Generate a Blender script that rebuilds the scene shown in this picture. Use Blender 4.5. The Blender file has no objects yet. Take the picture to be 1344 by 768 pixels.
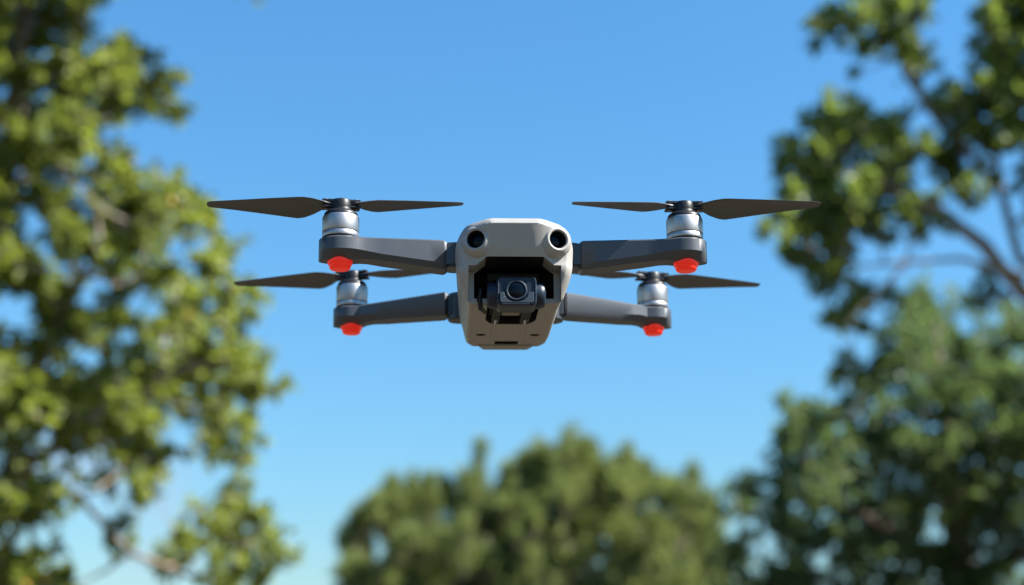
import bpy, bmesh, math, random
from mathutils import Vector, Matrix, Euler
R = math.radians
sc = bpy.context.scene
COL = sc.collection

# ------------------------------------------------------------------ camera
PITCH = R(15.3); LENS = 57.0; CAM_Z = 1.6
cam_d = bpy.data.cameras.new('camera'); cam = bpy.data.objects.new('camera', cam_d); COL.objects.link(cam)
cam.location = (0, 0, CAM_Z); cam.rotation_euler = (R(90) + PITCH, 0, 0)
cam_d.lens = LENS; cam_d.sensor_width = 36; cam_d.clip_start = 0.05; cam_d.clip_end = 6000
cam_d.dof.use_dof = True; cam_d.dof.focus_distance = 1.195; cam_d.dof.aperture_fstop = 4.3
cam_d.dof.aperture_blades = 0
sc.camera = cam

# ------------------------------------------------------------------ sky, sun, exposure
SUN = Vector((0.70, -0.15, 0.70)).normalized()
SUN_EL = math.asin(SUN.z); SUN_AZ = math.atan2(SUN.x, SUN.y)      # azimuth clockwise from +Y
world = bpy.data.worlds.new('World'); sc.world = world; world.use_nodes = True
wt = world.node_tree; wn = wt.nodes; wl = wt.links
bg = wn['Background']
sky = wn.new('ShaderNodeTexSky'); sky.sky_type = 'NISHITA'; sky.sun_disc = False
sky.sun_elevation = SUN_EL; sky.sun_rotation = SUN_AZ
sky.altitude = 10000; sky.air_density = 6.7; sky.dust_density = 0.0; sky.ozone_density = 10.0
bg.inputs['Strength'].default_value = 0.0512
# thin high cloud, low on the left
tc = wn.new('ShaderNodeTexCoord'); mp = wn.new('ShaderNodeMapping')
mp.inputs['Scale'].default_value = (3.0, 3.0, 9.0); mp.inputs['Location'].default_value = (0.4, 0.1, 0.35)
ns = wn.new('ShaderNodeTexNoise'); ns.inputs['Scale'].default_value = 2.2; ns.inputs['Detail'].default_value = 6
rp = wn.new('ShaderNodeValToRGB'); rp.color_ramp.elements[0].position = 0.35; rp.color_ramp.elements[1].position = 0.62
dt = wn.new('ShaderNodeVectorMath'); dt.operation = 'DOT_PRODUCT'; dt.inputs[1].default_value = Vector((-0.252, 0.957, 0.118)).normalized()
mr = wn.new('ShaderNodeMapRange'); mr.interpolation_type = 'SMOOTHSTEP'
mr.inputs[1].default_value = 0.9965; mr.inputs[2].default_value = 0.9998; mr.inputs[3].default_value = 0.0; mr.inputs[4].default_value = 0.5
mul = wn.new('ShaderNodeMath'); mul.operation = 'MULTIPLY'
mixc = wn.new('ShaderNodeMix'); mixc.data_type = 'RGBA'
mixc.inputs['B'].default_value = (3.2, 3.7, 4.6, 1)
wl.new(tc.outputs['Generated'], dt.inputs[0]); wl.new(dt.outputs['Value'], mr.inputs[0]); wl.new(mr.outputs[0], mul.inputs[1])
wl.new(tc.outputs['Generated'], mp.inputs['Vector']); wl.new(mp.outputs['Vector'], ns.inputs['Vector'])
wl.new(ns.outputs['Fac'], rp.inputs['Fac']); wl.new(rp.outputs['Color'], mul.inputs[0])
wl.new(mul.outputs[0], mixc.inputs['Factor']); hs = wn.new('ShaderNodeHueSaturation'); hs.inputs['Saturation'].default_value = 1.14
wl.new(sky.outputs['Color'], hs.inputs['Color']); wl.new(hs.outputs['Color'], mixc.inputs['A'])
wl.new(mixc.outputs['Result'], bg.inputs['Color'])

sun_d = bpy.data.lights.new('sun', 'SUN'); sun = bpy.data.objects.new('sun', sun_d); COL.objects.link(sun)
sun_d.energy = 5.0; sun_d.angle = R(0.5); sun_d.color = (1.0, 0.955, 0.88)
sun.rotation_euler = SUN.to_track_quat('Z', 'Y').to_euler(); sun.location = (6, -3, 9)

sc.view_settings.view_transform = 'Standard'; sc.view_settings.look = 'None'
sc.view_settings.exposure = 1.85; sc.view_settings.gamma = 1.0; sc.view_settings.use_curve_mapping = False
sc.render.engine = 'CYCLES'; sc.cycles.max_bounces = 10; sc.cycles.diffuse_bounces = 6; sc.cycles.transmission_bounces = 8; sc.cycles.transparent_max_bounces = 8
sc.cycles.use_denoising = True

# ------------------------------------------------------------------ materials
def mat(name, col, rough=0.5, metal=0.0, noise=0.0, nscale=40.0, bump=0.0, bscale=400.0, spec=0.5, emit=None, estr=0.0, coat=0.0):
    m = bpy.data.materials.new(name); m.use_nodes = True
    nt = m.node_tree; b = nt.nodes['Principled BSDF']
    b.inputs['Base Color'].default_value = (*col, 1); b.inputs['Roughness'].default_value = rough
    b.inputs['Metallic'].default_value = metal; b.inputs['Specular IOR Level'].default_value = spec
    b.inputs['Coat Weight'].default_value = coat; b.inputs['Coat Roughness'].default_value = 0.08
    if emit: b.inputs['Emission Color'].default_value = (*emit, 1); b.inputs['Emission Strength'].default_value = estr
    t = nt.nodes.new('ShaderNodeTexCoord')
    if noise:
        n = nt.nodes.new('ShaderNodeTexNoise'); n.inputs['Scale'].default_value = nscale; n.inputs['Detail'].default_value = 5
        r = nt.nodes.new('ShaderNodeMapRange'); r.inputs[3].default_value = 1 - noise; r.inputs[4].default_value = 1 + noise
        h = nt.nodes.new('ShaderNodeHueSaturation'); h.inputs['Color'].default_value = (*col, 1)
        nt.links.new(t.outputs['Object'], n.inputs['Vector']); nt.links.new(n.outputs['Fac'], r.inputs[0])
        nt.links.new(r.outputs[0], h.inputs['Value']); nt.links.new(h.outputs['Color'], b.inputs['Base Color'])
        r2 = nt.nodes.new('ShaderNodeMapRange'); r2.inputs[3].default_value = rough - 0.06; r2.inputs[4].default_value = rough + 0.06
        nt.links.new(n.outputs['Fac'], r2.inputs[0]); nt.links.new(r2.outputs[0], b.inputs['Roughness'])
    if bump:
        n2 = nt.nodes.new('ShaderNodeTexNoise'); n2.inputs['Scale'].default_value = bscale; n2.inputs['Detail'].default_value = 3
        bp = nt.nodes.new('ShaderNodeBump'); bp.inputs['Strength'].default_value = bump; bp.inputs['Distance'].default_value = 0.0004
        nt.links.new(t.outputs['Object'], n2.inputs['Vector']); nt.links.new(n2.outputs['Fac'], bp.inputs['Height'])
        nt.links.new(bp.outputs['Normal'], b.inputs['Normal'])
    return m

def leaf_mat(name, base, tip, trans=0.4):
    m = bpy.data.materials.new(name); m.use_nodes = True
    nt = m.node_tree; N = nt.nodes; L = nt.links
    b = N['Principled BSDF']; b.inputs['Roughness'].default_value = 0.45; b.inputs['Specular IOR Level'].default_value = 0.4
    g = N.new('ShaderNodeNewGeometry'); cr = N.new('ShaderNodeValToRGB')
    cr.color_ramp.elements[0].color = (*base, 1); cr.color_ramp.elements[1].color = (*tip, 1)
    tcn = N.new('ShaderNodeTexCoord'); nz = N.new('ShaderNodeTexNoise'); nz.inputs['Scale'].default_value = 2.4; nz.inputs['Detail'].default_value = 2
    mx = N.new('ShaderNodeMath'); mx.operation = 'MULTIPLY_ADD'; mx.inputs[1].default_value = 0.55
    m2 = N.new('ShaderNodeMath'); m2.operation = 'MULTIPLY'; m2.inputs[1].default_value = 0.5
    L.new(tcn.outputs['Object'], nz.inputs['Vector']); L.new(nz.outputs['Fac'], m2.inputs[0])
    L.new(g.outputs['Random Per Island'], mx.inputs[0]); L.new(m2.outputs[0], mx.inputs[2])
    L.new(mx.outputs[0], cr.inputs['Fac']); L.new(cr.outputs['Color'], b.inputs['Base Color'])
    tr = N.new('ShaderNodeBsdfTranslucent'); hs = N.new('ShaderNodeHueSaturation')
    hs.inputs['Saturation'].default_value = 1.14; hs.inputs['Value'].default_value = 1.25
    L.new(cr.outputs['Color'], hs.inputs['Color']); L.new(hs.outputs['Color'], tr.inputs['Color'])
    ms = N.new('ShaderNodeMixShader'); ms.inputs[0].default_value = trans
    L.new(b.outputs[0], ms.inputs[1]); L.new(tr.outputs[0], ms.inputs[2]); L.new(ms.outputs[0], N['Material Output'].inputs['Surface'])
    return m

M = dict(
    shell=mat('shell_plastic', (0.255, 0.247, 0.233), 0.42, noise=0.09, nscale=45, bump=0.12, bscale=2500),
    belly=mat('belly_plastic', (0.225, 0.214, 0.198), 0.5, noise=0.05, nscale=50, bump=0.12, bscale=2500),
    dark=mat('dark_bay', (0.008, 0.008, 0.010), 0.6, spec=0.25),
    black=mat('black_plastic', (0.009, 0.010, 0.013), 0.42, spec=0.3, noise=0.05),
    arm=mat('arm_plastic', (0.040, 0.047, 0.059), 0.42, noise=0.10, nscale=55, bump=0.15, bscale=2600),
    hinge=mat('hinge_plastic', (0.025, 0.029, 0.035), 0.35, noise=0.05),
    silver=mat('motor_aluminium', (0.34, 0.345, 0.36), 0.45, 1.0, noise=0.04, nscale=90),
    steel=mat('steel', (0.5, 0.5, 0.5), 0.3, 1.0),
    blade=mat('blade_plastic', (0.042, 0.045, 0.050), 0.5, noise=0.05, nscale=40),
    red=mat('signal_red', (0.58, 0.016, 0.007), 0.32, spec=0.35, emit=(1.0, 0.025, 0.008), estr=0.10),
    cam=mat('camera_housing', (0.007, 0.015, 0.028), 0.4, noise=0.05, nscale=120, spec=0.3),
    camf=mat('camera_front', (0.022, 0.032, 0.045), 0.12, coat=0.5),
    ring=mat('lens_ring', (0.016, 0.026, 0.040), 0.5, spec=0.15),
    lit_half=mat('camera_lit_half', (0.035, 0.047, 0.060), 0.4, spec=0.3),  # paler than the housing: sunlight on the lower front painted into the colour
    glass=mat('lens_glass', (0.002, 0.004, 0.008), 0.06, spec=0.12),
    tan=mat('paper_tag', (0.17, 0.15, 0.125), 0.6),
    bark=mat('bark_pale', (0.25, 0.20, 0.16), 0.85, noise=0.35, nscale=9),
    bark2=mat('bark_brown', (0.16, 0.12, 0.09), 0.85, noise=0.35, nscale=9),
    leafA=leaf_mat('leaf_yellow_green', (0.098, 0.136, 0.034), (0.255, 0.286, 0.068), 0.57),
    leafB=leaf_mat('leaf_green', (0.085, 0.130, 0.036), (0.235, 0.285, 0.075), 0.57),
    leafC=leaf_mat('leaf_deep_green', (0.06, 0.102, 0.042), (0.165, 0.22, 0.08), 0.55),
    leafD=leaf_mat('needle_green', (0.13, 0.165, 0.06), (0.245, 0.28, 0.10), 0.55),
    leafY=mat('leaf_yellow', (0.42, 0.22, 0.02), 0.5),
)
def ground_mat():
    m = bpy.data.materials.new('dry_ground'); m.use_nodes = True
    nt = m.node_tree; b = nt.nodes['Principled BSDF']; b.inputs['Roughness'].default_value = 0.95; b.inputs['Specular IOR Level'].default_value = 0.1
    t = nt.nodes.new('ShaderNodeTexCoord'); n = nt.nodes.new('ShaderNodeTexNoise'); n.inputs['Scale'].default_value = 0.6
    n.inputs['Detail'].default_value = 8; r = nt.nodes.new('ShaderNodeValToRGB')
    r.color_ramp.elements[0].color = (0.058, 0.047, 0.031, 1); r.color_ramp.elements[1].color = (0.095, 0.078, 0.056, 1)
    r.color_ramp.elements[0].position = 0.35; r.color_ramp.elements[1].position = 0.65
    bp = nt.nodes.new('ShaderNodeBump'); bp.inputs['Strength'].default_value = 0.6
    nt.links.new(t.outputs['Object'], n.inputs['Vector']); nt.links.new(n.outputs['Fac'], r.inputs['Fac'])
    nt.links.new(r.outputs['Color'], b.inputs['Base Color']); nt.links.new(n.outputs['Fac'], bp.inputs['Height'])
    nt.links.new(bp.outputs['Normal'], b.inputs['Normal'])
    return m
M['ground'] = ground_mat()

# ------------------------------------------------------------------ helpers
def link(name, me, m, parent=None):
    o = bpy.data.objects.new(name, me); COL.objects.link(o)
    if m and not me.materials: me.materials.append(m)
    if parent: o.parent = parent
    return o
def finish(bm, name, m, parent=None, sharp=35, bevel=0.0, seg=2, loc=None):
    bmesh.ops.remove_doubles(bm, verts=bm.verts, dist=1e-6)
    bmesh.ops.recalc_face_normals(bm, faces=bm.faces)
    me = bpy.data.meshes.new(name); bm.to_mesh(me); bm.free()
    for p in me.polygons: p.use_smooth = True
    me.set_sharp_from_angle(angle=R(sharp))
    o = link(name, me, m, parent)
    if bevel:
        b = o.modifiers.new('edge', 'BEVEL'); b.width = bevel; b.segments = seg; b.limit_method = 'ANGLE'; b.angle_limit = R(30)
        b.harden_normals = True
    if loc is not None: o.location = loc
    return o
def add_loft(bm, rings, cap0=True, cap1=True, mi=0):
    vs = [[bm.verts.new(p) for p in r] for r in rings]
    n = len(vs[0])
    for a, b in zip(vs, vs[1:]):
        for i in range(n):
            j = (i + 1) % n
            f = bm.faces.new((a[i], a[j], b[j], b[i])); f.material_index = mi
    if cap0: bm.faces.new(vs[0][::-1]).material_index = mi
    if cap1: bm.faces.new(vs[-1]).material_index = mi
    return vs
def add_lathe(bm, prof, segs=40, mtx=None, caps=True):
    rings = []
    for r, z in prof:
        r = max(r, 1e-5)
        ring = [Vector((r * math.cos(2 * math.pi * k / segs), r * math.sin(2 * math.pi * k / segs), z)) for k in range(segs)]
        rings.append([mtx @ p for p in ring] if mtx else ring)
    add_loft(bm, rings, caps, caps)
def add_box(bm, x0, x1, y0, y1, z0, z1, mtx=None):
    r = []
    for z in (z0, z1):
        q = [Vector((x0, y0, z)), Vector((x1, y0, z)), Vector((x1, y1, z)), Vector((x0, y1, z))]
        r.append([mtx @ p for p in q] if mtx else q)
    add_loft(bm, r)
def fillet(pts, radii, seg=4):
    out = []; n = len(pts)
    for i in range(n):
        p = Vector(pts[i]); a = Vector(pts[i - 1]); b = Vector(pts[(i + 1) % n]); r = radii[i]
        da = (a - p); db = (b - p); la, lb = da.length, db.length
        d = min(r, la * 0.45, lb * 0.45)
        s = p + da / la * d; e = p + db / lb * d
        for k in range(seg + 1):
            t = k / seg
            out.append((1 - t) ** 2 * s + 2 * t * (1 - t) * p + t * t * e)
    return out
def prism_y(bm, pts, y0, y1, mi=0):
    add_loft(bm, [[(x, y0, z) for x, z in pts], [(x, y1, z) for x, z in pts]], mi=mi)
def prism_z(bm, pts, z0, z1, mi=0):
    add_loft(bm, [[(x, y, z0) for x, y in pts], [(x, y, z1) for x, y in pts]], mi=mi)
def boolean(o, bms, mats):
    """cut a list of closed bmeshes out of o (kept as one mesh)"""
    tmp = []
    for i, c in enumerate(bms):
        bmesh.ops.recalc_face_normals(c, faces=c.faces)
        me = bpy.data.meshes.new('cut'); c.to_mesh(me); c.free()
        for m in mats: me.materials.append(m)
        t = bpy.data.objects.new('cut', me); COL.objects.link(t); t.parent = o.parent; tmp.append(t)
        md = o.modifiers.new('cut', 'BOOLEAN'); md.operation = 'DIFFERENCE'; md.object = t; md.solver = 'EXACT'
    bpy.context.view_layer.update()
    dg = bpy.context.evaluated_depsgraph_get()
    me = bpy.data.meshes.new_from_object(o.evaluated_get(dg)); me.name = o.name
    o.modifiers.clear(); old = o.data; o.data = me
    for t in tmp: bpy.data.objects.remove(t)
    for p in me.polygons: p.use_smooth = True
    me.set_sharp_from_angle(angle=R(28))
def add_tube(bm, pts, radii, n=8):
    rings = []
    for i, p in enumerate(pts):
        p = Vector(p)
        d = (Vector(pts[min(i + 1, len(pts) - 1)]) - Vector(pts[max(i - 1, 0)])).normalized()
        u = d.orthogonal().normalized() if i == 0 else (u - d * u.dot(d)).normalized()
        v = d.cross(u)
        rings.append([p + (u * math.cos(2 * math.pi * k / n) + v * math.sin(2 * math.pi * k / n)) * radii[i] for k in range(n)])
    add_loft(bm, rings)
FPX = LENS / 36 * 1344
def at(px, py, Y):
    """point at depth Y seen at pixel (px, py) of the 1344 x 768 photograph"""
    a = (px - 672) / FPX; b = -(py - 384) / FPX
    d = Vector((a, math.cos(PITCH) - b * math.sin(PITCH), math.sin(PITCH) + b * math.cos(PITCH)))
    return Vector((0, 0, CAM_Z)) + d * (Y / d.y)
def to_px(p):
    q = Vector(p) - Vector((0, 0, CAM_Z))
    z = q.y * math.cos(PITCH) + q.z * math.sin(PITCH); u = -q.y * math.sin(PITCH) + q.z * math.cos(PITCH)
    if z < 0.1: return None
    return 672 + FPX * q.x / z, 384 - FPX * u / z

# ------------------------------------------------------------------ ground
bm = bmesh.new()
rnd = random.Random(3); n = 40; S = 3000.0
def gx(i): t = (i / n) * 2 - 1; return math.copysign(abs(t) ** 3, t) * S
vs = [[bm.verts.new((gx(i), gx(j), 0)) for i in range(n + 1)] for j in range(n + 1)]
for j in range(n):
    for i in range(n): bm.faces.new((vs[j][i], vs[j][i + 1], vs[j + 1][i + 1], vs[j + 1][i]))
g = finish(bm, 'ground', M['ground']); g['kind'] = 'structure'

# ------------------------------------------------------------------ trees
def inside(x, y, poly):
    c = False; n = len(poly)
    for i in range(n):
        x1, y1 = poly[i]; x2, y2 = poly[i - 1]
        if (y1 > y) != (y2 > y) and x < (x2 - x1) * (y - y1) / (y2 - y1) + x1: c = not c
    return c
def add_leaf(V, F, p, d, nrm, L, W):
    s = d.cross(nrm)
    if s.length < 1e-4: s = d.orthogonal()
    s.normalize(); nn = s.cross(d)
    i = len(V)
    V += [p, p + d * L * 0.45 + s * W * 0.5 + nn * L * 0.05, p + d * L - nn * L * 0.08, p + d * L * 0.45 - s * W * 0.5 + nn * L * 0.05]
    F += [(i, i + 1, i + 2), (i, i + 2, i + 3)]
def rvec(r):
    while True:
        v = Vector((r.uniform(-1, 1), r.uniform(-1, 1), r.uniform(-1, 1)))
        if 0.01 < v.length < 1: return v
def mesh_obj(V, F, name, mats, parent):
    me = bpy.data.meshes.new(name); me.from_pydata([tuple(v) for v in V], [], F)
    for p in me.polygons: p.use_smooth = False
    o = bpy.data.objects.new(name, me); COL.objects.link(o)
    for m in mats: me.materials.append(m)
    o.parent = parent
    return o
def build_tree(name, label, cat, base, seed, limbs, clumps, leafm, barkm, leaf, per, up=0.25, spread=1.0, stretch=1.0, yellow=0, group=None):
    """limbs: polylines [(point, radius)...]; clumps: [(centre, radius)]; leaf=(length, width)"""
    r = random.Random(seed)
    root = bpy.data.objects.new(name, None); COL.objects.link(root); root.location = base
    root['label'] = label; root['category'] = cat
    if group: root['group'] = group
    B = Vector(base); bmw = bmesh.new(); nodes = []
    for pl in limbs:
        pts, rad = [], []
        for (p, a), (q, b) in zip(pl, pl[1:]):
            k = max(2, int((q - p).length / 0.22))
            for i in range(k):
                t = i / k
                pts.append(p.lerp(q, t) + (rvec(r) * a * 0.35 if pts else Vector())); rad.append(a + (b - a) * t)
        pts.append(pl[-1][0]); rad.append(pl[-1][1])
        add_tube(bmw, [p - B for p in pts], rad, 9)
        nodes += list(zip(pts, rad))
    todo = sorted(clumps, key=lambda c: min((c[0] - n[0]).length for n in nodes))
    V, F = [], []; yel = []
    for c, cr, *mul in todo:
        mul = mul[0] if mul else 1.0
        cand = nodes if mul == 1.0 or len(nodes) < 500 else r.sample(nodes, 500)
        best = min(cand, key=lambda n: (c - n[0]).length + max(0, n[0].z - c.z) * 0.7 + 0.02 / max(n[1], 0.002) * 0.02)
        p, pr = best; dist = (c - p).length
        k = max(3, int(dist / 0.12)); r0 = min(pr * 0.75, 0.006 + dist * 0.02 + cr * 0.02); pts, rad = [], []
        sag = Vector((0, 0, -0.10 * dist))
        for i in range(k + 1):
            t = i / k
            q = p.lerp(c, t) + sag * math.sin(math.pi * t) + (rvec(r) * 0.05 * dist / k * 2 if 0 < i < k else Vector())
            pts.append(q); rad.append(max(r0 * (1 - 0.7 * t), 0.0022))
        add_tube(bmw, [q - B for q in pts], rad, 6)
        nodes += [(q, w) for q, w in list(zip(pts, rad))[1::2]]
        # twigs and leaves of the clump
        nt = max(4, int(per * mul * (0.7 + 0.6 * r.random()) / 7))
        for _ in range(nt):
            d = rvec(r); d.z = d.z * 0.8 + up; d.normalize()
            dd = Vector((d.x / stretch ** .5, d.y / stretch ** .5, d.z * stretch))
            e = c + dd * cr * spread * (0.45 + 0.65 * r.random())
            m0 = c + rvec(r) * cr * 0.25
            add_tube(bmw, [m0 - B, (m0 + e) / 2 + rvec(r) * cr * 0.08 - B, e - B], [0.0028, 0.002, 0.0012], 4)
            for q in range(7):
                t = 0.35 + 0.65 * (q + r.random()) / 7
                lp = m0.lerp(e, t) + rvec(r) * leaf[0] * 0.25
                ld = (d * 0.55 + rvec(r) * 1.0 + Vector((0, 0, up - 0.2))).normalized()
                nv = (Vector((0, 0, 0.9)) + rvec(r)).normalized()
                s = (0.7 + 0.6 * r.random()) * (1.0 if mul == 1.0 else 1.2)
                add_leaf(V, F, lp - B, ld, nv, leaf[0] * s, leaf[1] * s)
                if yellow and r.random() < yellow: yel += [len(F) - 1, len(F) - 2]
    finish(bmw, 'trunk', barkm, root, sharp=80)
    cr_o = mesh_obj(V, F, 'crown', [leafm, M['leafY']], root)
    for i in yel: cr_o.data.polygons[i].material_index = 1
    return root
def fill(polys, Y, spread, count, rpx, seed, holes=(), sub=5):
    """clump centres over outlines seen in the photograph, at their own depths round Y"""
    r = random.Random(seed); out = []
    for poly, dens in polys:
        xs = [p[0] for p in poly]; ys = [p[1] for p in poly]
        a = abs(sum(poly[i - 1][0] * poly[i][1] - poly[i][0] * poly[i - 1][1] for i in range(len(poly)))) / 2
        want = max(1, int(a / (rpx * rpx) * dens * count)); got = []; tries = 0
        while len(got) < want and tries < want * 60:
            tries += 1
            x, y = r.uniform(min(xs), max(xs)), r.uniform(min(ys), max(ys))
            if not inside(x, y, poly): continue
            if any((x - h[0]) ** 2 + (y - h[1]) ** 2 < (h[2] + rpx * 0.6) ** 2 for h in holes): continue
            if tries < want * 25 and any((x - g[0]) ** 2 + (y - g[1]) ** 2 < (rpx * 0.75) ** 2 for g in got): continue
            got.append((x, y))
        for x, y in got:
            YY = Y + r.uniform(-spread, spread); R0 = rpx * (0.75 + 0.5 * r.random())
            for _ in range(sub):
                v = rvec(r); y2 = YY + v.y * R0 / FPX * YY * 1.3
                hx, hy = x + v.x * R0, y + v.z * R0
                if any((hx - h[0]) ** 2 + (hy - h[1]) ** 2 < h[2] ** 2 for h in holes): continue
                out.append((at(hx, hy, y2), R0 * (.45 + .25 * r.random()) / FPX * YY))
    return out
def rest(center, rad, count, cr, seed, margin=45, zmin=0.8):
    """the part of a crown that lies outside the photograph"""
    r = random.Random(seed); out = []
    while len(out) < count:
        p = rvec(r); p = Vector((center[0] + p.x * rad[0], center[1] + p.y * rad[1], center[2] + p.z * rad[2]))
        if p.z < zmin: continue
        q = to_px(p)
        if q and -margin < q[0] < 1344 + margin and -margin < q[1] < 768 + margin: continue
        out.append((p, cr * (0.75 + 0.5 * r.random()), 2.2))
    return out
def pl(Y, *pts):
    return [(at(x, y, Y + (dy[0] if dy else 0)), rr / FPX * Y) for x, y, rr, *dy in pts]

# broadleaf tree on the left
Y1 = 7.0
def gp(px, Y, off=0): p = at(px, 500, Y); return Vector((p.x + off, Y, 0))
b1 = gp(-70, Y1)
limbs = [[(b1 + Vector((0, 0, -0.1)), 0.15), (b1 + Vector((0.0, 0, 0.9)), 0.12)] + pl(Y1, (-62, 640, 24), (-50, 420, 19), (-5, 270, 15), (18, 190, 12), (22, 100, 10), (45, -60, 7), (60, -300, 3)),
         pl(Y1, (-60, 620, 12), (0, 527, 10, -.1), (45, 490, 9, -.2), (68, 440, 7, -.3), (112, 360, 5, -.4), (165, 290, 3, -.5)),
         pl(Y1, (-20, 310, 7), (60, 188, 6, .2), (135, 150, 4.5, .3), (190, 110, 3, .4)),
         pl(Y1, (-60, 660, 10), (15, 630, 8, -.3), (100, 565, 6, -.4), (215, 490, 5, -.5), (300, 470, 3, -.6)),
         pl(Y1, (15, 630, 6, -.3), (100, 650, 4, -.2), (170, 725, 4, -.2), (260, 760, 3, -.3), (310, 720, 2, -.3)),
         pl(Y1, (-62, 640, 12), (-200, 400, 9, .3), (-330, 200, 6, .5), (-380, 0, 3, .6)),
         pl(Y1, (-50, 420, 10), (-90, 200, 8, .8), (-100, -100, 5, 1.2), (-120, -350, 3, 1.4))]
polyL = [([(-70, -70), (125, -70), (115, 20), (100, 50), (150, 62), (215, 85), (212, 165), (172, 190), (165, 235), (245, 268), (292, 310),
           (288, 350), (300, 385), (338, 410), (325, 450), (358, 492), (345, 520), (312, 545), (330, 580), (300, 600), (250, 575), (215, 590),
           (150, 590), (120, 575), (70, 610), (20, 640), (-70, 640)], 1.0),
         ([(265, 690), (325, 670), (365, 735), (335, 800), (255, 800), (290, 735)], .9),
         ([(145, 690), (172, 690), (172, 720), (145, 715)], .8),
         ([(-70, 640), (15, 650), (30, 720), (85, 745), (110, 810), (-70, 810)], 1.0),
         ([(190, 600), (225, 590), (235, 650), (215, 690), (195, 660)], .5),
         ([(20, 600), (190, 595), (235, 640), (120, 650), (40, 690), (-70, 700)], .4), ([(215, 700), (270, 680), (300, 640), (330, 680), (280, 740), (230, 760)], .5)]
holesL = [(150, 185, 15), (105, 245, 14), (232, 330, 20), (120, 375, 14), (18, 420, 18), (188, 398, 16), (50, 590, 18), (235, 560, 16), (130, 480, 10), (90, 470, 10), (285, 420, 10), (60, 300, 8), (175, 455, 10)]
cl = fill(polyL, Y1 - 0.1, 0.7, 0.74, 27, 11, holesL)
cl += rest((b1.x, Y1 + .2, 4.3), (1.9, 1.4, 2.5), 1000, .17, 12)
build_tree('broadleaf_tree', 'yellow-green broadleaf tree with pale limbs and a few orange leaves', 'tree', b1, 5, limbs, cl,
           M['leafA'], M['bark'], (0.052, 0.034), 27, spread=1.35, yellow=0.004, group='trees around the clearing')

# open-limbed tree at the upper right
Y2 = 8.0
b2 = gp(1475, Y2)
limbs = [[(b2 + Vector((0, 0, -0.1)), 0.17), (b2 + Vector((0, 0, 1.3)), 0.13)] + pl(Y2, (1465, 560, 26), (1450, 420, 22), (1445, 200, 17), (1430, -50, 11), (1420, -300, 5)),
         pl(Y2, (1455, 500, 14), (1344, 385, 11, -.1), (1290, 322, 9.5, -.1), (1230, 276, 8, -.1), (1160, 240, 5.5, -.1), (1095, 212, 3.5, -.1), (1050, 205, 2, -.1)),
         pl(Y2, (1450, 420, 11), (1338, 340, 7, .2), (1312, 245, 6, .3), (1300, 150, 5, .3), (1312, 10, 3, .3)),
         pl(Y2, (1312, 245, 6, .3), (1268, 195, 6, .1), (1230, 155, 6.5, 0), (1195, 105, 5.5, 0), (1180, 55, 4.5, 0), (1150, 25, 3, 0), (1105, 15, 2, 0)),
         pl(Y2, (1344, 362, 5, -.1), (1262, 340, 3.5, -.3), (1190, 345, 3, -.4), (1130, 350, 2, -.4), (1080, 330, 1.5, -.4)),
         pl(Y2, (1190, 345, 3, -.4), (1150, 385, 2.2, -.4), (1115, 420, 1.5, -.4)),
         pl(Y2, (1445, 200, 11), (1600, 60, 7, .6), (1700, -120, 4, .9)), pl(Y2, (1450, 380, 10), (1590, 260, 7, -.6), (1690, 180, 4, -.9))]
polyR = [([(1082, 18), (1130, 0), (1185, -60), (1222, 0), (1205, 45), (1160, 60), (1110, 78), (1085, 45)], 1.0),
         ([(1165, 60), (1215, 75), (1262, 120), (1245, 165), (1205, 125)], .8),
         ([(1290, 35), (1300, -70), (1430, -70), (1430, 235), (1340, 195), (1270, 195), (1262, 130), (1290, 85)], 1.1),
         ([(1028, 198), (1062, 165), (1095, 142), (1130, 170), (1170, 162), (1200, 185), (1262, 192), (1270, 232), (1220, 240), (1180, 262), (1130, 255), (1080, 255), (1040, 242)], 1.1),
         ([(1028, 255), (1100, 262), (1180, 262), (1235, 285), (1190, 305), (1120, 300), (1040, 335), (1022, 310)], 1.1),
         ([(1035, 330), (1075, 300), (1120, 320), (1090, 385), (1050, 370)], 1.1), ([(1105, 395), (1150, 365), (1165, 385), (1128, 425), (1105, 425)], 1.4),
         ([(1240, 225), (1430, 235), (1430, 310), (1340, 265), (1290, 270)], .45), ([(1290, 365), (1310, 365), (1310, 395), (1290, 390)], .8),
         ([(1095, 470), (1120, 475), (1125, 520), (1100, 505)], .6)]
cl = fill(polyR, Y2 - .1, 0.55, 0.86, 24, 21, [(1158, 130, 12), (1200, 225, 6), (1255, 255, 12), (1330, 45, 6)])
cl += rest((b2.x - .1, Y2 + .25, 4.3), (1.35, 1.15, 2.1), 480, .16, 22)
build_tree('open_limbed_tree', 'open tree with long bare diagonal limbs and green leaf clumps against the sky', 'tree', b2, 6, limbs, cl,
           M['leafB'], M['bark'], (0.053, 0.034), 24, spread=1.3, group='trees around the clearing')

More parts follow.
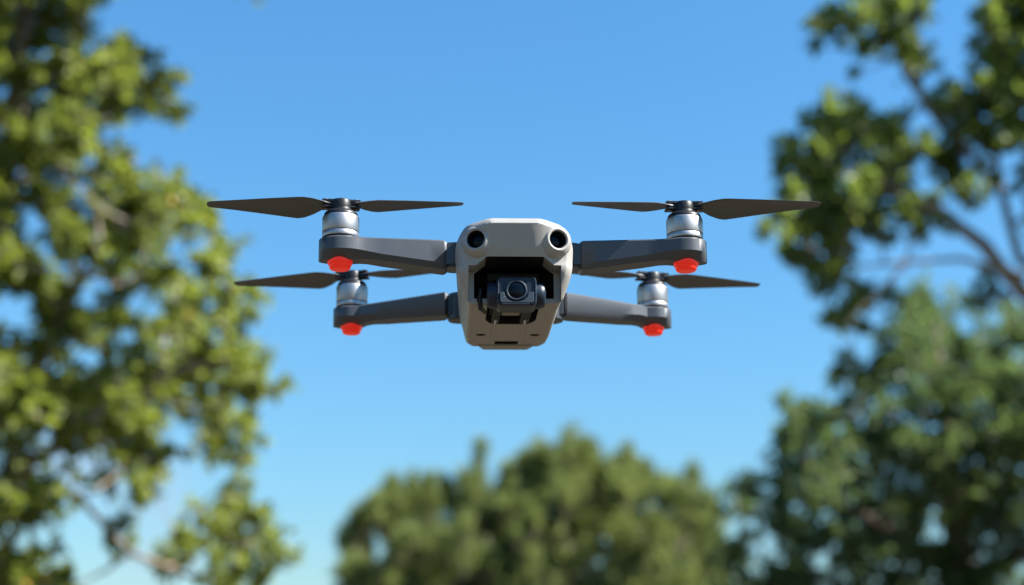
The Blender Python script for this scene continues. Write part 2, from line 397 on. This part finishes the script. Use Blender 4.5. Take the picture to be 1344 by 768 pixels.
# dense tree lower right
Y3 = 11.0
b3 = gp(1260, Y3)
limbs = [[(b3 + Vector((0, 0, -0.1)), 0.17), (b3 + Vector((0, 0, .9)), 0.13)] + pl(Y3, (1258, 780, 22), (1250, 640, 16), (1235, 500, 9), (1225, 420, 4)),
         pl(Y3, (1258, 760, 12), (1180, 705, 8, -.4), (1110, 660, 5, -.5), (1050, 590, 3, -.5)), pl(Y3, (1250, 660, 9), (1330, 560, 6, .3), (1400, 470, 4, .5)),
         pl(Y3, (1250, 640, 8), (1190, 570, 5, .3), (1140, 500, 3, .3)), pl(Y3, (1258, 790, 10), (1130, 780, 6, .2), (1000, 740, 3, .2)),
         pl(Y3, (1258, 770, 10), (1400, 700, 6, -.3), (1500, 640, 4, -.4))]
polyB = [([(1205, 392), (1235, 402), (1258, 435), (1300, 425), (1344, 405), (1440, 395), (1440, 825), (1010, 825), (1015, 745), (1035, 720), (1003, 690), (1012, 640),
           (1035, 600), (1028, 545), (1052, 522), (1080, 565), (1118, 565), (1112, 530), (1135, 482), (1168, 478), (1182, 425)], 1.2),
         ([(968, 640), (990, 640), (1003, 690), (985, 720), (1015, 825), (945, 825), (955, 720), (965, 680)], .9)]
cl = fill(polyB, Y3, 1.0, 0.85, 25, 31, [(1188, 558, 12), (1225, 703, 13), (1080, 748, 14), (1302, 710, 5), (985, 690, 10), (1330, 750, 5)])
cl += rest((b3.x + .4, Y3 + .2, 2.7), (2.1, 1.7, 1.8), 560, .19, 32, zmin=.5)
build_tree('dense_tree', 'dense dark green tree filling the lower right under the open limbs', 'tree', b3, 7, limbs, cl,
           M['leafC'], M['bark2'], (0.062, 0.032), 38, up=0.3, spread=1.3, group='trees around the clearing')

# pine low in the middle
Y4 = 16.0
b4 = gp(745, Y4)
limbs = [[(b4 + Vector((0, 0, -0.1)), 0.17), (b4 + Vector((0, 0, 1.0)), 0.14)] + pl(Y4, (745, 900, 16), (745, 800, 12), (742, 700, 8), (742, 630, 4)),
         [(b4 + Vector((.45, .3, -0.1)), 0.13), (b4 + Vector((.48, .3, 1.0)), 0.11)] + pl(Y4, (806, 880, 12, .3), (808, 720, 7, .3), (800, 620, 3, .3)),
         pl(Y4, (745, 860, 8), (650, 770, 6, -.4), (590, 690, 3, -.5)), pl(Y4, (745, 900, 8), (600, 830, 6, -.2), (500, 740, 3, -.2)),
         pl(Y4, (808, 800, 7), (880, 740, 5, .3), (920, 670, 3, .4)), pl(Y4, (745, 760, 6), (680, 700, 4, .5), (650, 650, 3, .6))]
polyM = [([(462, 690), (490, 700), (500, 672), (530, 660), (545, 690), (575, 665), (600, 670), (650, 680), (680, 640), (690, 620), (740, 618), (775, 615), (795, 640), (835, 640), (875, 660), (905, 650), (930, 690), (950, 740), (955, 830), (440, 830), (450, 740)], 1.15)]
cl = fill(polyM, Y4, 1.1, 0.9, 22, 41, [(487, 735, 12), (868, 683, 8), (785, 760, 8)])
rp_ = random.Random(44)
for sx, sy, tx, ty in [(624, 675, 633, 596), (600, 690, 582, 642), (540, 690, 540, 640), (692, 650, 688, 612), (740, 640, 738, 606), (772, 640, 771, 596), (785, 650, 790, 628), (826, 660, 827, 603), (872, 680, 873, 642), (908, 690, 909, 630), (470, 715, 468, 690), (655, 680, 668, 632), (808, 650, 812, 615), (500, 700, 497, 664), (520, 690, 517, 646), (560, 690, 562, 640), (706, 645, 710, 604), (755, 640, 755, 610), (845, 665, 848, 625), (890, 690, 890, 648), (925, 715, 930, 668), (615, 680, 612, 640), (480, 750, 474, 712)]:
    for k in range(7):
        t = k / 6; Yk = Y4 + rp_.uniform(-.5, .5) if k == 0 else Yk
        cl.append((at(sx + (tx - sx) * t, sy + (ty - sy) * t, Yk), (14 - 7 * t) / FPX * Y4))
cl += rest((b4.x, Y4 + .3, 1.9), (2.4, 2.0, 1.5), 450, .24, 42, zmin=.4)
build_tree('pine_tree', 'distant bushy pine with upright shoots low in the middle below the drone', 'tree', b4, 8, limbs, cl,
           M['leafD'], M['bark2'], (0.12, 0.018), 63, up=0.8, spread=1.35, stretch=2.0, group='trees around the clearing')

# ------------------------------------------------------------------ drone
drone = bpy.data.objects.new('drone', None); COL.objects.link(drone)
drone.location = (-0.002, 1.22, 1.935); drone.rotation_euler = (0, R(-0.53), R(2.8))
drone['label'] = 'beige and grey folding quadcopter drone hovering in the blue sky between the trees'
drone['category'] = 'drone'
mm = 0.001
# --- body shell
def section(wt, zt, ws, zs, wm, zm, wl_, zl, wb, zb):
    half = [(wt, zt), (ws, zs), (wm, zm), (wl_, zl), (wb, zb)]
    pts = half + [(-x, z) for x, z in half[::-1]]
    return fillet([(x * mm, z * mm) for x, z in pts], [5 * mm, 5 * mm, 7 * mm, 9 * mm, 3.5 * mm, 3.5 * mm, 9 * mm, 7 * mm, 5 * mm, 5 * mm], 4)
nose = section(20, 29.5, 36, 26.8, 43.5, 14.5, 42.5, -8, 35, -28.5)
def nose_y(z, x=0.0):
    up = max(0.0, min(1.0, (z / mm + 8) / 11)); up = up * up * (3 - 2 * up)
    zz = z / mm; c = max(0.0, min(1.0, (abs(x) / mm - 18.5) / 6)); c = c * c * (3 - 2 * c)
    y = 0.32 * max(0.0, 24.5 - zz) if zz > 6 else (5.92 + .62 * (6 - zz) if zz > -2 else 10.88 + .42 * (-2 - zz))
    y -= up * c * max(0.0, 24.5 - zz) * .2
    return (-98.0 + y + max(0.0, abs(x) / mm - 18.5) * 0.55 * up) * mm
rings = []
def ins_pt(x, z, ins):
    sx = 1 - ins / 43.5
    return x * sx, (4 * mm + (z - 4 * mm) * (1 - ins * 1.05 / 25.5) if z > 4 * mm else 4 * mm + (z - 4 * mm) * (1 - ins * .6 / 32))
for ins, back in ((5.2, 0.0), (4.7, 0.1), (1.9, 2.2), (0.0, 5.2)):
    ring = []
    for x, z in nose:
        x, z = ins_pt(x, z, ins); ring.append((x, nose_y(z, x) + back * mm, z))
    rings.append(ring)
secs = [(-66, section(22, 31.5, 37, 28, 43.8, 14, 42.5, -8, 34, -27.6)), (-40, section(24, 33.5, 36, 29.5, 42.8, 14, 41.5, -8, 33, -27)), (0, section(24, 34.5, 35, 30, 41.5, 14, 40, -9, 33, -27)),
        (45, section(22, 33, 33, 29, 39.5, 12, 38.5, -10, 33, -27)), (66, section(20, 30, 30, 26, 36, 10, 36, -11, 32, -27)),
        (75, section(18, 27, 27, 23, 32, 9, 32, -12, 29, -26.6)), (79, section(16, 24, 24, 20, 28, 7, 28, -12, 26, -25.5))]
for k, (y, s) in enumerate(secs):
    ring = []
    for i, (x, z) in enumerate(s):
        yy = y * mm
        if k == 0: yy = max(yy, rings[3][i][1] + 4 * mm)
        if k == 1: yy = max(yy, rings[3][i][1] + 8 * mm)
        ring.append((x, yy, z))
    rings.append(ring)
bm = bmesh.new(); lv = add_loft(bm, rings, cap0=False)
r0 = lv[0]; nr = len(r0); rows = []
for k in range(nr // 2):                                            # front face: forehead between two swept corner facets
    a_, b_ = r0[k], r0[nr - 1 - k]; X = a_.co.x; row = [b_]
    for x in (-18.5 * mm, -9 * mm, 9 * mm, 18.5 * mm):
        x = math.copysign(min(abs(x), X * (.93 if abs(x) > .01 else .5)), x)
        row.append(bm.verts.new((x, nose_y(a_.co.z, x), a_.co.z)))
    rows.append(row + [a_])
for p_, q_ in zip(rows, rows[1:]):
    for i in range(5): bm.faces.new((p_[i], p_[i + 1], q_[i + 1], q_[i]))
bm.faces.new(rows[0]); bm.faces.new(rows[-1])
body = finish(bm, 'body_shell', M['shell'], drone)
body.data.materials.append(M['dark']); body.data.materials.append(M['belly'])
cuts = []
c = bmesh.new()                                                     # camera bay, light outer step
prism_y(c, [(x * mm, z * mm) for x, z in [(-34.5, -40), (34.5, -40), (33.8, -3.8), (28.5, -3.8), (21.5, 1.2), (-21.5, 1.2), (-28.5, -3.8), (-33.8, -3.8)]], -0.12, -0.066); cuts.append(c)
c = bmesh.new()                                                     # deep dark bay
prism_y(c, [(x * mm, z * mm) for x, z in [(-29.5, -24.0), (29.5, -24.0), (29.5, -5), (27.5, -3.5), (21, 1.5), (-21, 1.5), (-27.5, -3.5), (-29.5, -5)]], -0.10, -0.012, mi=1); cuts.append(c)
c = bmesh.new()                                                     # notch in the belly
nt_ = fillet([(-19.5 * mm, -80 * mm), (19.5 * mm, -80 * mm), (19.3 * mm, -12 * mm), (14 * mm, -1 * mm), (-14 * mm, -1 * mm), (-19.3 * mm, -12 * mm)], [1e-5, 1e-5, .004, .004, .004, .004], 3)
prism_z(c, [(p.x, p.y) for p in nt_], -0.035, -0.0146, mi=1); cuts.append(c)
for sx in (-1, 1):                                                  # screw holes
    c = bmesh.new(); add_lathe(c, [(3.4 * mm, -0.032), (3.4 * mm, -0.0225)], 20, Matrix.Translation((sx * 21.5 * mm, 0.034, 0)) @ Matrix.Diagonal((1.15, 1, 1, 1)))
    for f in c.faces: f.material_index = 1
    cuts.append(c)
c = bmesh.new()                                                     # slot
sl = fillet([(-9.5 * mm, 55 * mm), (9.5 * mm, 55 * mm), (9.5 * mm, 66 * mm), (-9.5 * mm, 66 * mm)], [1 * mm] * 4, 2)
prism_z(c, [(p.x, p.y) for p in sl], -0.032, -0.0235, mi=1); cuts.append(c)
for sx in (-1, 1):                                                  # seams of the battery door
    c = bmesh.new(); add_box(c, sx * 13.2 * mm, sx * 13.9 * mm, 0.004, 0.09, -0.03, -0.0267); cuts.append(c)
    c = bmesh.new(); add_box(c, sx * 9.4 * mm, sx * 9.9 * mm, 0.012, 0.054, -0.03, -0.0268); cuts.append(c)
for sx in (-1, 1):                                                  # sensor openings
    c = bmesh.new(); add_lathe(c, [(8.0 * mm, -0.03), (8.0 * mm, 0.03)], 40, Matrix.Translation((sx * 29.5 * mm + 1.2 * mm, -0.105, 14.0 * mm)) @ Matrix.Rotation(R(90), 4, 'X'))
    for f in c.faces: f.material_index = 1
    cuts.append(c)
boolean(body, cuts, [M['shell'], M['dark'], M['belly']])
for p in body.data.polygons:                                        # the belly tray is its own plastic
    if p.normal.z < -0.9 and p.center.z < -0.0262: p.material_index = 2
bv = body.modifiers.new('edge', 'BEVEL'); bv.width = 0.0005; bv.segments = 2; bv.limit_method = 'ANGLE'; bv.angle_limit = R(40)
# rear tab of the belly and its raised door panel
bm = bmesh.new()
tab = fillet([(-23 * mm, 68 * mm), (23 * mm, 68 * mm), (18 * mm, 82 * mm), (-18 * mm, 82 * mm)], [1 * mm, 1 * mm, 2.5 * mm, 2.5 * mm], 3)
add_loft(bm, [[(p.x, p.y, -27.9 * mm) for p in tab], [(p.x, p.y, -20 * mm) for p in tab]])
finish(bm, 'belly_tab', M['belly'], body, bevel=0.0008)
# --- front sensors
for sx in (-1, 1):
    mx = Matrix.Translation((sx * 29.5 * mm + 1.2 * mm, -0.0898, 14.0 * mm)) @ Matrix.Rotation(R(90), 4, 'X') @ Matrix.Rotation(R(sx * 20), 4, 'Y')
    bm = bmesh.new()
    add_lathe(bm, [(6.6 * mm, -4 * mm), (13.0 * mm, -4 * mm), (12.0 * mm, -1.2 * mm), (10.4 * mm, .6 * mm), (9.2 * mm, 1.9 * mm), (8.5 * mm, 2.5 * mm), (7.8 * mm, 2.6 * mm), (7.1 * mm, 2.3 * mm), (6.7 * mm, 1.5 * mm), (6.6 * mm, -4 * mm)], 56, mx, False)
    s = finish(bm, 'sensor', M['shell'], drone, sharp=50)
    bm = bmesh.new(); add_lathe(bm, [(6.58 * mm, -9.0 * mm), (6.58 * mm, 1.2 * mm), (6.3 * mm, 1.2 * mm), (6.1 * mm, -6 * mm), (0, -6.2 * mm)], 40, mx); finish(bm, 'sensor_barrel', M['dark'], s)
    bm = bmesh.new(); add_lathe(bm, [(6.1 * mm, -4.2 * mm), (5 * mm, -3.4 * mm), (3 * mm, -2.8 * mm), (0, -2.6 * mm)], 40, mx); finish(bm, 'lens', M['glass'], s)

# --- arms
def arm_mesh(x_pod, y_pod, zt_pod, zb_pod, rp, x_in, y_in, zt_in, zb_in, w_in, side):
    """lofted along x: rounded pod under the motor, bar tapering to the hinge"""
    st = []
    for k in range(1, 13):                                          # pod end cap
        a = math.pi * 0.5 * k / 12
        st.append((x_pod + rp * math.cos(a), y_pod, rp * math.sin(a), zt_pod, zb_pod))
    st += [(x_pod - rp * 0.45, y_pod, rp * 0.97, zt_pod, zb_pod), (x_pod - rp * 0.85, y_pod + (y_in - y_pod) * .15, rp * 0.86, zt_pod + (zt_in - zt_pod) * .1, zb_pod + 1.0 * mm),
           (x_pod - rp * 1.25, y_pod + (y_in - y_pod) * .25, rp * 0.78, zt_pod + (zt_in - zt_pod) * .2, zb_pod + 1.2 * mm)]
    x1, y1, h1, t1, b1_ = st[-1]
    for k in range(1, 6):
        t = k / 5; x = x1 + (x_in - x1) * t
        st.append((x, y1 + (y_in - y1) * t, h1 + (w_in - h1) * t, t1 + (zt_in - t1) * t, b1_ + (zb_in - b1_) * t))
    st.append((x_in - 2.2 * mm, y_in, w_in * .92, zt_in - 1.0 * mm, zb_in + 1.0 * mm)); st.append((x_in - 4 * mm, y_in, w_in * .7, zt_in - 3.6 * mm, zb_in + 3.6 * mm))
    rings = []
    for k, (x, y, h, zt, zb) in enumerate(st):
        u = max(0.0, min(1.0, (k - 12) / 3)); ct = min(1.2 * mm, h * .3); cb = min((8.5 * (1 - u) + 3.2 * u) * mm, h * .52); cz = min((6.0 * (1 - u) + 4.0 * u) * mm, (zt - zb) * .42)
        q = [(-(h - ct), zt), (-h, zt - ct), (-h, zb + cz), (-(h - cb), zb), ((h - cb), zb), (h, zb + cz), (h, zt - ct), (h - ct, zt)]
        rings.append([(side * x, y + a, z) for a, z in q])
    bm = bmesh.new(); add_loft(bm, rings)
    return bm
def motor(parent, x, y, z0, h, r):
    bm = bmesh.new()
    add_lathe(bm, [(r * .86, z0 - 2 * mm), (r * .86, z0 + .8 * mm), (r * .8, z0 + 1 * mm), (r * .8, z0 + 3 * mm)], 48, Matrix.Translation((x, y, 0)))
    base = finish(bm, 'motor_base', M['black'], parent)
    bm = bmesh.new()
    zr = z0 + 1.8 * mm; zt = z0 + h
    add_lathe(bm, [(r * .82, zr), (r * .985, zr), (r, zr + .5 * mm), (r, zr + 3.2 * mm), (r * .985, zr + 3.6 * mm), (r * .93, zr + 3.7 * mm), (r * .93, zr + 4.3 * mm), (r * .985, zr + 4.4 * mm), (r, zr + 4.8 * mm),
                   (r, zt - 1.4 * mm), (r * .985, zt - .5 * mm), (r * .95, zt), (r * .8, zt + .2 * mm)], 64, Matrix.Translation((x, y, 0)))
    can = finish(bm, 'motor', M['silver'], drone, sharp=40); base.parent = can
    bm = bmesh.new()
    add_lathe(bm, [(r * .925, zt - .2 * mm), (r * .93, zt + 1.2 * mm), (r * .88, zt + 2.8 * mm), (r * .74, zt + 4.2 * mm), (r * .60, zt + 4.8 * mm), (r * .58, zt + 6.4 * mm), (0, zt + 6.4 * mm)], 48, Matrix.Translation((x, y, 0)))
    finish(bm, 'motor_cap', M['black'], can)
    return zt + 6.0 * mm
def blade_mesh(L, chord, pitch, cone, twist, lead):
    """blade along +x from its hinge, chord along y, leading edge +y"""
    st = [(0.055, .20, 0), (0.10, .24, 0), (.15, .45, -.02), (.21, .74, -.06), (.28, .96, -.10), (.33, 1.0, -.12), (.40, .93, -.10), (.52, .80, -.06), (.66, .64, -.02), (.80, .48, .02), (.92, .35, .05), (.98, .28, .06), (1.0, .17, .06)]
    rings = []
    for t, c, off in st:
        a = pitch * (1.25 - twist * t) if t > .12 else pitch * .9
        x = L * t; cc = chord * c
        ring = []
        for u, th in ((-.5, .0), (-.3, .5), (0, .9), (.3, 1.0), (.46, .5), (.5, 0), (.46, -.3), (.3, -.35), (0, -.25), (-.3, -.1)):
            yy = (u * cc + off * chord) * lead; zz = th * (1.6 * mm * (1 - .6 * t) if t > .12 else 2.6 * mm) * .8 + math.sin(math.pi * (u + .5)) * cc * .035
            ring.append((x, yy * math.cos(a) - zz * math.sin(a), yy * math.sin(a) + zz * math.cos(a) + x * cone))
        rings.append(ring)
    bm = bmesh.new(); add_loft(bm, rings)
    return bm
def propeller(x, y, z, specs):
    bm = bmesh.new()
    T = Matrix.Translation((x, y, z))
    add_lathe(bm, [(6.6 * mm, 0), (7.6 * mm, .6 * mm), (7.8 * mm, 5.6 * mm), (7.2 * mm, 6.8 * mm), (5.6 * mm, 7.4 * mm), (4.4 * mm, 7.4 * mm), (4.2 * mm, 6.9 * mm), (0, 6.9 * mm)], 32, T)
    for az, *_ in specs:
        Rz = T @ Matrix.Rotation(az, 4, 'Z')
        add_box(bm, 5 * mm, 14.0 * mm, -4.6 * mm, 4.6 * mm, 5.2 * mm, 7.0 * mm, Rz); add_box(bm, 5 * mm, 14.0 * mm, -4.6 * mm, 4.6 * mm, .7 * mm, 2.2 * mm, Rz)
        add_lathe(bm, [(2.6 * mm, .3 * mm), (2.6 * mm, 7.6 * mm), (1.6 * mm, 8.0 * mm), (0, 8.0 * mm)], 20, Rz @ Matrix.Translation((11 * mm, 0, 0)))
    hub = finish(bm, 'propeller', M['black'], drone, bevel=.0003)
    for az, L, chord, pitch, cone, tw, lead in specs:
        bm = blade_mesh(L, chord, pitch, cone, tw, lead)
        bm.transform(T @ Matrix.Translation((0, 0, 3.7 * mm)) @ Matrix.Rotation(az, 4, 'Z'))
        finish(bm, 'blade', M['blade'], hub, sharp=60)
        bm = bmesh.new(); add_lathe(bm, [(1.5 * mm, .2 * mm), (1.5 * mm, 8.2 * mm), (0, 8.3 * mm)], 14, T @ Matrix.Rotation(az, 4, 'Z') @ Matrix.Translation((11 * mm, 0, 0.1 * mm)))
        finish(bm, 'blade_pin', M['steel'], hub)
def signal_light(parent, x, y, z, r):
    bm = bmesh.new()
    add_lathe(bm, [(r * .9, z + 6 * mm), (r, z + 4 * mm), (r * 1.0, z + .6 * mm), (r * .97, z - 1.6 * mm), (r * .95, z - 2.0 * mm), (r * .90, z - 2.6 * mm), (r * .86, z - 2.9 * mm), (r * .84, z - 4.6 * mm), (r * .74, z - 5.6 * mm), (r * .5, z - 6.0 * mm), (0, z - 6.1 * mm)], 40, Matrix.Translation((x, y, 0)))
    finish(bm, 'signal_light', M['red'], parent, sharp=40)

front = dict(x=128 * mm, y=-70 * mm, zt=18.6 * mm, zb=2.6 * mm)
rear = dict(x=128 * mm, y=112 * mm, zt=13.8 * mm, zb=-1.2 * mm)
SP = {  # blade azimuth, length, chord, pitch, coning, twist, leading edge
    ('f', -1): [(R(183), .098, .038, R(6), -.03, .4, 1), (R(10), .092, .033, R(2), .065, .4, -1)],
    ('f', 1): [(R(-3), .102, .038, R(-6), .0, .4, -1), (R(184), .085, .032, R(-5), .0, .4, 1)],
    ('r', -1): [(R(170), .102, .037, R(6), -.035, .4, 1), (R(-14), .100, .034, R(4), .0, .4, -1)],
    ('r', 1): [(R(10), .097, .036, R(-4), -.03, .4, -1), (R(194), .100, .034, R(-5), .0, .4, 1)]}
for side in (-1, 1):
    # front arm
    bm = arm_mesh(front['x'], front['y'], front['zt'], front['zb'], 15.8 * mm, 52 * mm, -56 * mm, 20.8 * mm, -1.0 * mm, 11.5 * mm, side)
    arm = finish(bm, 'front_arm', M['arm'], drone, sharp=38)
    bm = bmesh.new()
    add_lathe(bm, [(8.5 * mm, 0.5 * mm), (9 * mm, 1 * mm), (9 * mm, 8 * mm), (8.6 * mm, 8.3 * mm), (8.6 * mm, 8.9 * mm), (9 * mm, 9.2 * mm), (9 * mm, 19 * mm), (8.2 * mm, 20 * mm)], 32, Matrix.Translation((side * 44 * mm, -56 * mm, 0)))
    add_box(bm, min(side * 42 * mm, side * 51 * mm), max(side * 42 * mm, side * 51 * mm), -66.5 * mm, -52 * mm, 2.5 * mm, 18 * mm)
    finish(bm, 'hinge', M['hinge'], arm, bevel=.0005)
    signal_light(arm, side * front['x'], front['y'], front['zb'] - .4 * mm, 9.3 * mm)
    z = motor(arm, side * front['x'], front['y'], front['zt'], 18.2 * mm, 13.6 * mm)
    propeller(side * front['x'], front['y'], z, SP[('f', side)])
    # rear arm
    bm = arm_mesh(rear['x'], rear['y'], rear['zt'], rear['zb'], 15.4 * mm, 50 * mm, 70 * mm, 15.2 * mm, -4.0 * mm, 12 * mm, side)
    arm = finish(bm, 'rear_arm', M['arm'], drone, sharp=38)
    bm = bmesh.new()
    add_lathe(bm, [(8.5 * mm, -8 * mm), (9.5 * mm, -7 * mm), (9.5 * mm, 14 * mm), (8.5 * mm, 15 * mm)], 32, Matrix.Translation((side * 38 * mm, 66 * mm, 0)))
    add_box(bm, min(side * 34 * mm, side * 47 * mm), max(side * 34 * mm, side * 47 * mm), 58 * mm, 77 * mm, -3.6 * mm, 13 * mm)
    finish(bm, 'hinge', M['hinge'], arm, bevel=.0006)
    signal_light(arm, side * rear['x'], rear['y'], rear['zb'] - .4 * mm, 9.0 * mm)
    z = motor(arm, side * rear['x'], rear['y'], rear['zt'], 20.0 * mm, 13.2 * mm)
    propeller(side * rear['x'], rear['y'], z, SP[('r', side)])

# --- gimbal camera
def rrect(cx, cz, w, h, r, seg=5):
    return [(p.x, p.y) for p in fillet([(cx - w / 2, cz - h / 2), (cx + w / 2, cz - h / 2), (cx + w / 2, cz + h / 2), (cx - w / 2, cz + h / 2)], [r] * 4, seg)]
CX, CY, CZ = 1.1 * mm, -0.080, -23.4 * mm
def box_rings(specs):
    return [[(CX + x, y, CZ + z) for x, z in rrect(0, dz, w, h, r)] for y, w, h, r, dz in specs]
bm = bmesh.new()
add_loft(bm, box_rings([(-.0860, .0255, .0185, .003, .0003), (-.0868, .0272, .0200, .0035, .0003), (-.0860, .0286, .0214, .004, 0), (-.0845, .0292, .0222, .0045, 0), (-.066, .0292, .0226, .0045, 0), (-.062, .027, .020, .004, 0)]))
gc = finish(bm, 'gimbal_camera', M['cam'], drone, sharp=40)
bm = bmesh.new()                                                     # side drums of the pitch axis
add_lathe(bm, [(0, -21.5 * mm), (7.4 * mm, -21.5 * mm), (9.2 * mm, -20 * mm), (9.8 * mm, -17 * mm), (9.8 * mm, 17 * mm), (9.2 * mm, 20 * mm), (7.4 * mm, 21.5 * mm), (0, 21.5 * mm)], 36, Matrix.Translation((CX, -0.0738, CZ - .3 * mm)) @ Matrix.Rotation(R(90), 4, 'Y'))
finish(bm, 'pitch_drum', M['cam'], gc, sharp=40)
FY = Matrix.Translation((CX - .4 * mm, -0.0868, CZ + 0.1 * mm)) @ Matrix.Rotation(R(90), 4, 'X')
bm = bmesh.new(); add_lathe(bm, [(8.0 * mm, -1 * mm), (8.0 * mm, .3 * mm), (7.6 * mm, .8 * mm), (6.9 * mm, 1.0 * mm), (6.4 * mm, .8 * mm), (6.1 * mm, .4 * mm), (5.2 * mm, -.6 * mm), (3.0 * mm, -1.2 * mm), (0, -1.3 * mm)], 48, FY); lr = finish(bm, 'lens_ring', M['ring'], gc, sharp=50)
bm = bmesh.new(); add_lathe(bm, [(6.05 * mm, .2 * mm), (5 * mm, .8 * mm), (3 * mm, 1.35 * mm), (0, 1.5 * mm)], 40, FY); finish(bm, 'lens', M['glass'], lr)
bm = bmesh.new()                                                     # sunlit lower half of the camera front, painted in as a paler slab
pts = [(-12.3, -7.8), (-11.2, -9.2), (11.2, -9.2), (12.3, -7.8), (12.3, -1.2), (8.6, -1.2), (7.6, -4.6), (4.8, -7.4), (1.2, -8.5), (-2.2, -8.5), (-5.8, -7.4), (-8.6, -4.6), (-9.4, -1.2), (-12.3, -1.2)]
prism_y(bm, [(CX + x * mm, CZ + z * mm) for x, z in pts], -.0874, -.0862); finish(bm, 'front_lit_half', M['lit_half'], gc, bevel=.0003)
bm = bmesh.new()
add_box(bm, CX - 11 * mm, CX + 9 * mm, -.0875, -.085, CZ - 10.6 * mm, CZ - 9.6 * mm); finish(bm, 'lower_bar', M['ring'], gc, bevel=.0003)
# bracket, yaw arm, pins
bm = bmesh.new()
add_box(bm, -17 * mm, 16 * mm, -.050, -.018, -24 * mm, -20 * mm); add_box(bm, -15 * mm, -9 * mm, -.064, -.012, -29.5 * mm, -23 * mm); add_box(bm, 7 * mm, 14 * mm, -.064, -.012, -29.5 * mm, -23 * mm)
add_box(bm, -9.2 * mm, 7.2 * mm, -.046, -.030, -27.5 * mm, -22 * mm)
br = finish(bm, 'gimbal_bracket', M['dark'], gc, bevel=.0008)
bm = bmesh.new(); add_box(bm, -7.6 * mm, 5.6 * mm, -.043, -.031, -27.8 * mm, -27.4 * mm); finish(bm, 'bracket_tag', M['tan'], br)
for px_, py_ in ((-12, -.028), (10.5, -.028)):
    bm = bmesh.new(); add_tube(bm, [(px_ * mm, py_, -30 * mm), (px_ * mm, py_ + .012, -30 * mm)], [1.0 * mm, 1.0 * mm], 12); finish(bm, 'pin', M['steel'], br)
for px_ in (-10, 6.5, 13):
    bm = bmesh.new(); add_lathe(bm, [(1.7 * mm, 0), (1.7 * mm, 1.2 * mm), (.9 * mm, 1.3 * mm), (.8 * mm, .8 * mm), (0, .8 * mm)], 18, Matrix.Translation((px_ * mm, -.0642, -26.5 * mm)) @ Matrix.Rotation(R(100), 4, 'X')); finish(bm, 'screw', M['steel'], br)
bm = bmesh.new(); add_tube(bm, [(-24.5 * mm, -.066, -17 * mm), (-25.5 * mm, -.067, -24 * mm), (-24.5 * mm, -.064, -31 * mm), (-21 * mm, -.056, -32 * mm)], [1.7 * mm, 2.0 * mm, 2.0 * mm, 1.6 * mm], 12); finish(bm, 'roll_arm', M['black'], gc)
bm = bmesh.new(); add_box(bm, -20 * mm, 20 * mm, -.058, -.03, -8 * mm, -2 * mm); add_box(bm, -14 * mm, 14 * mm, -.055, -.03, -16 * mm, -8 * mm)
finish(bm, 'gimbal_mount', M['dark'], gc, bevel=.001)
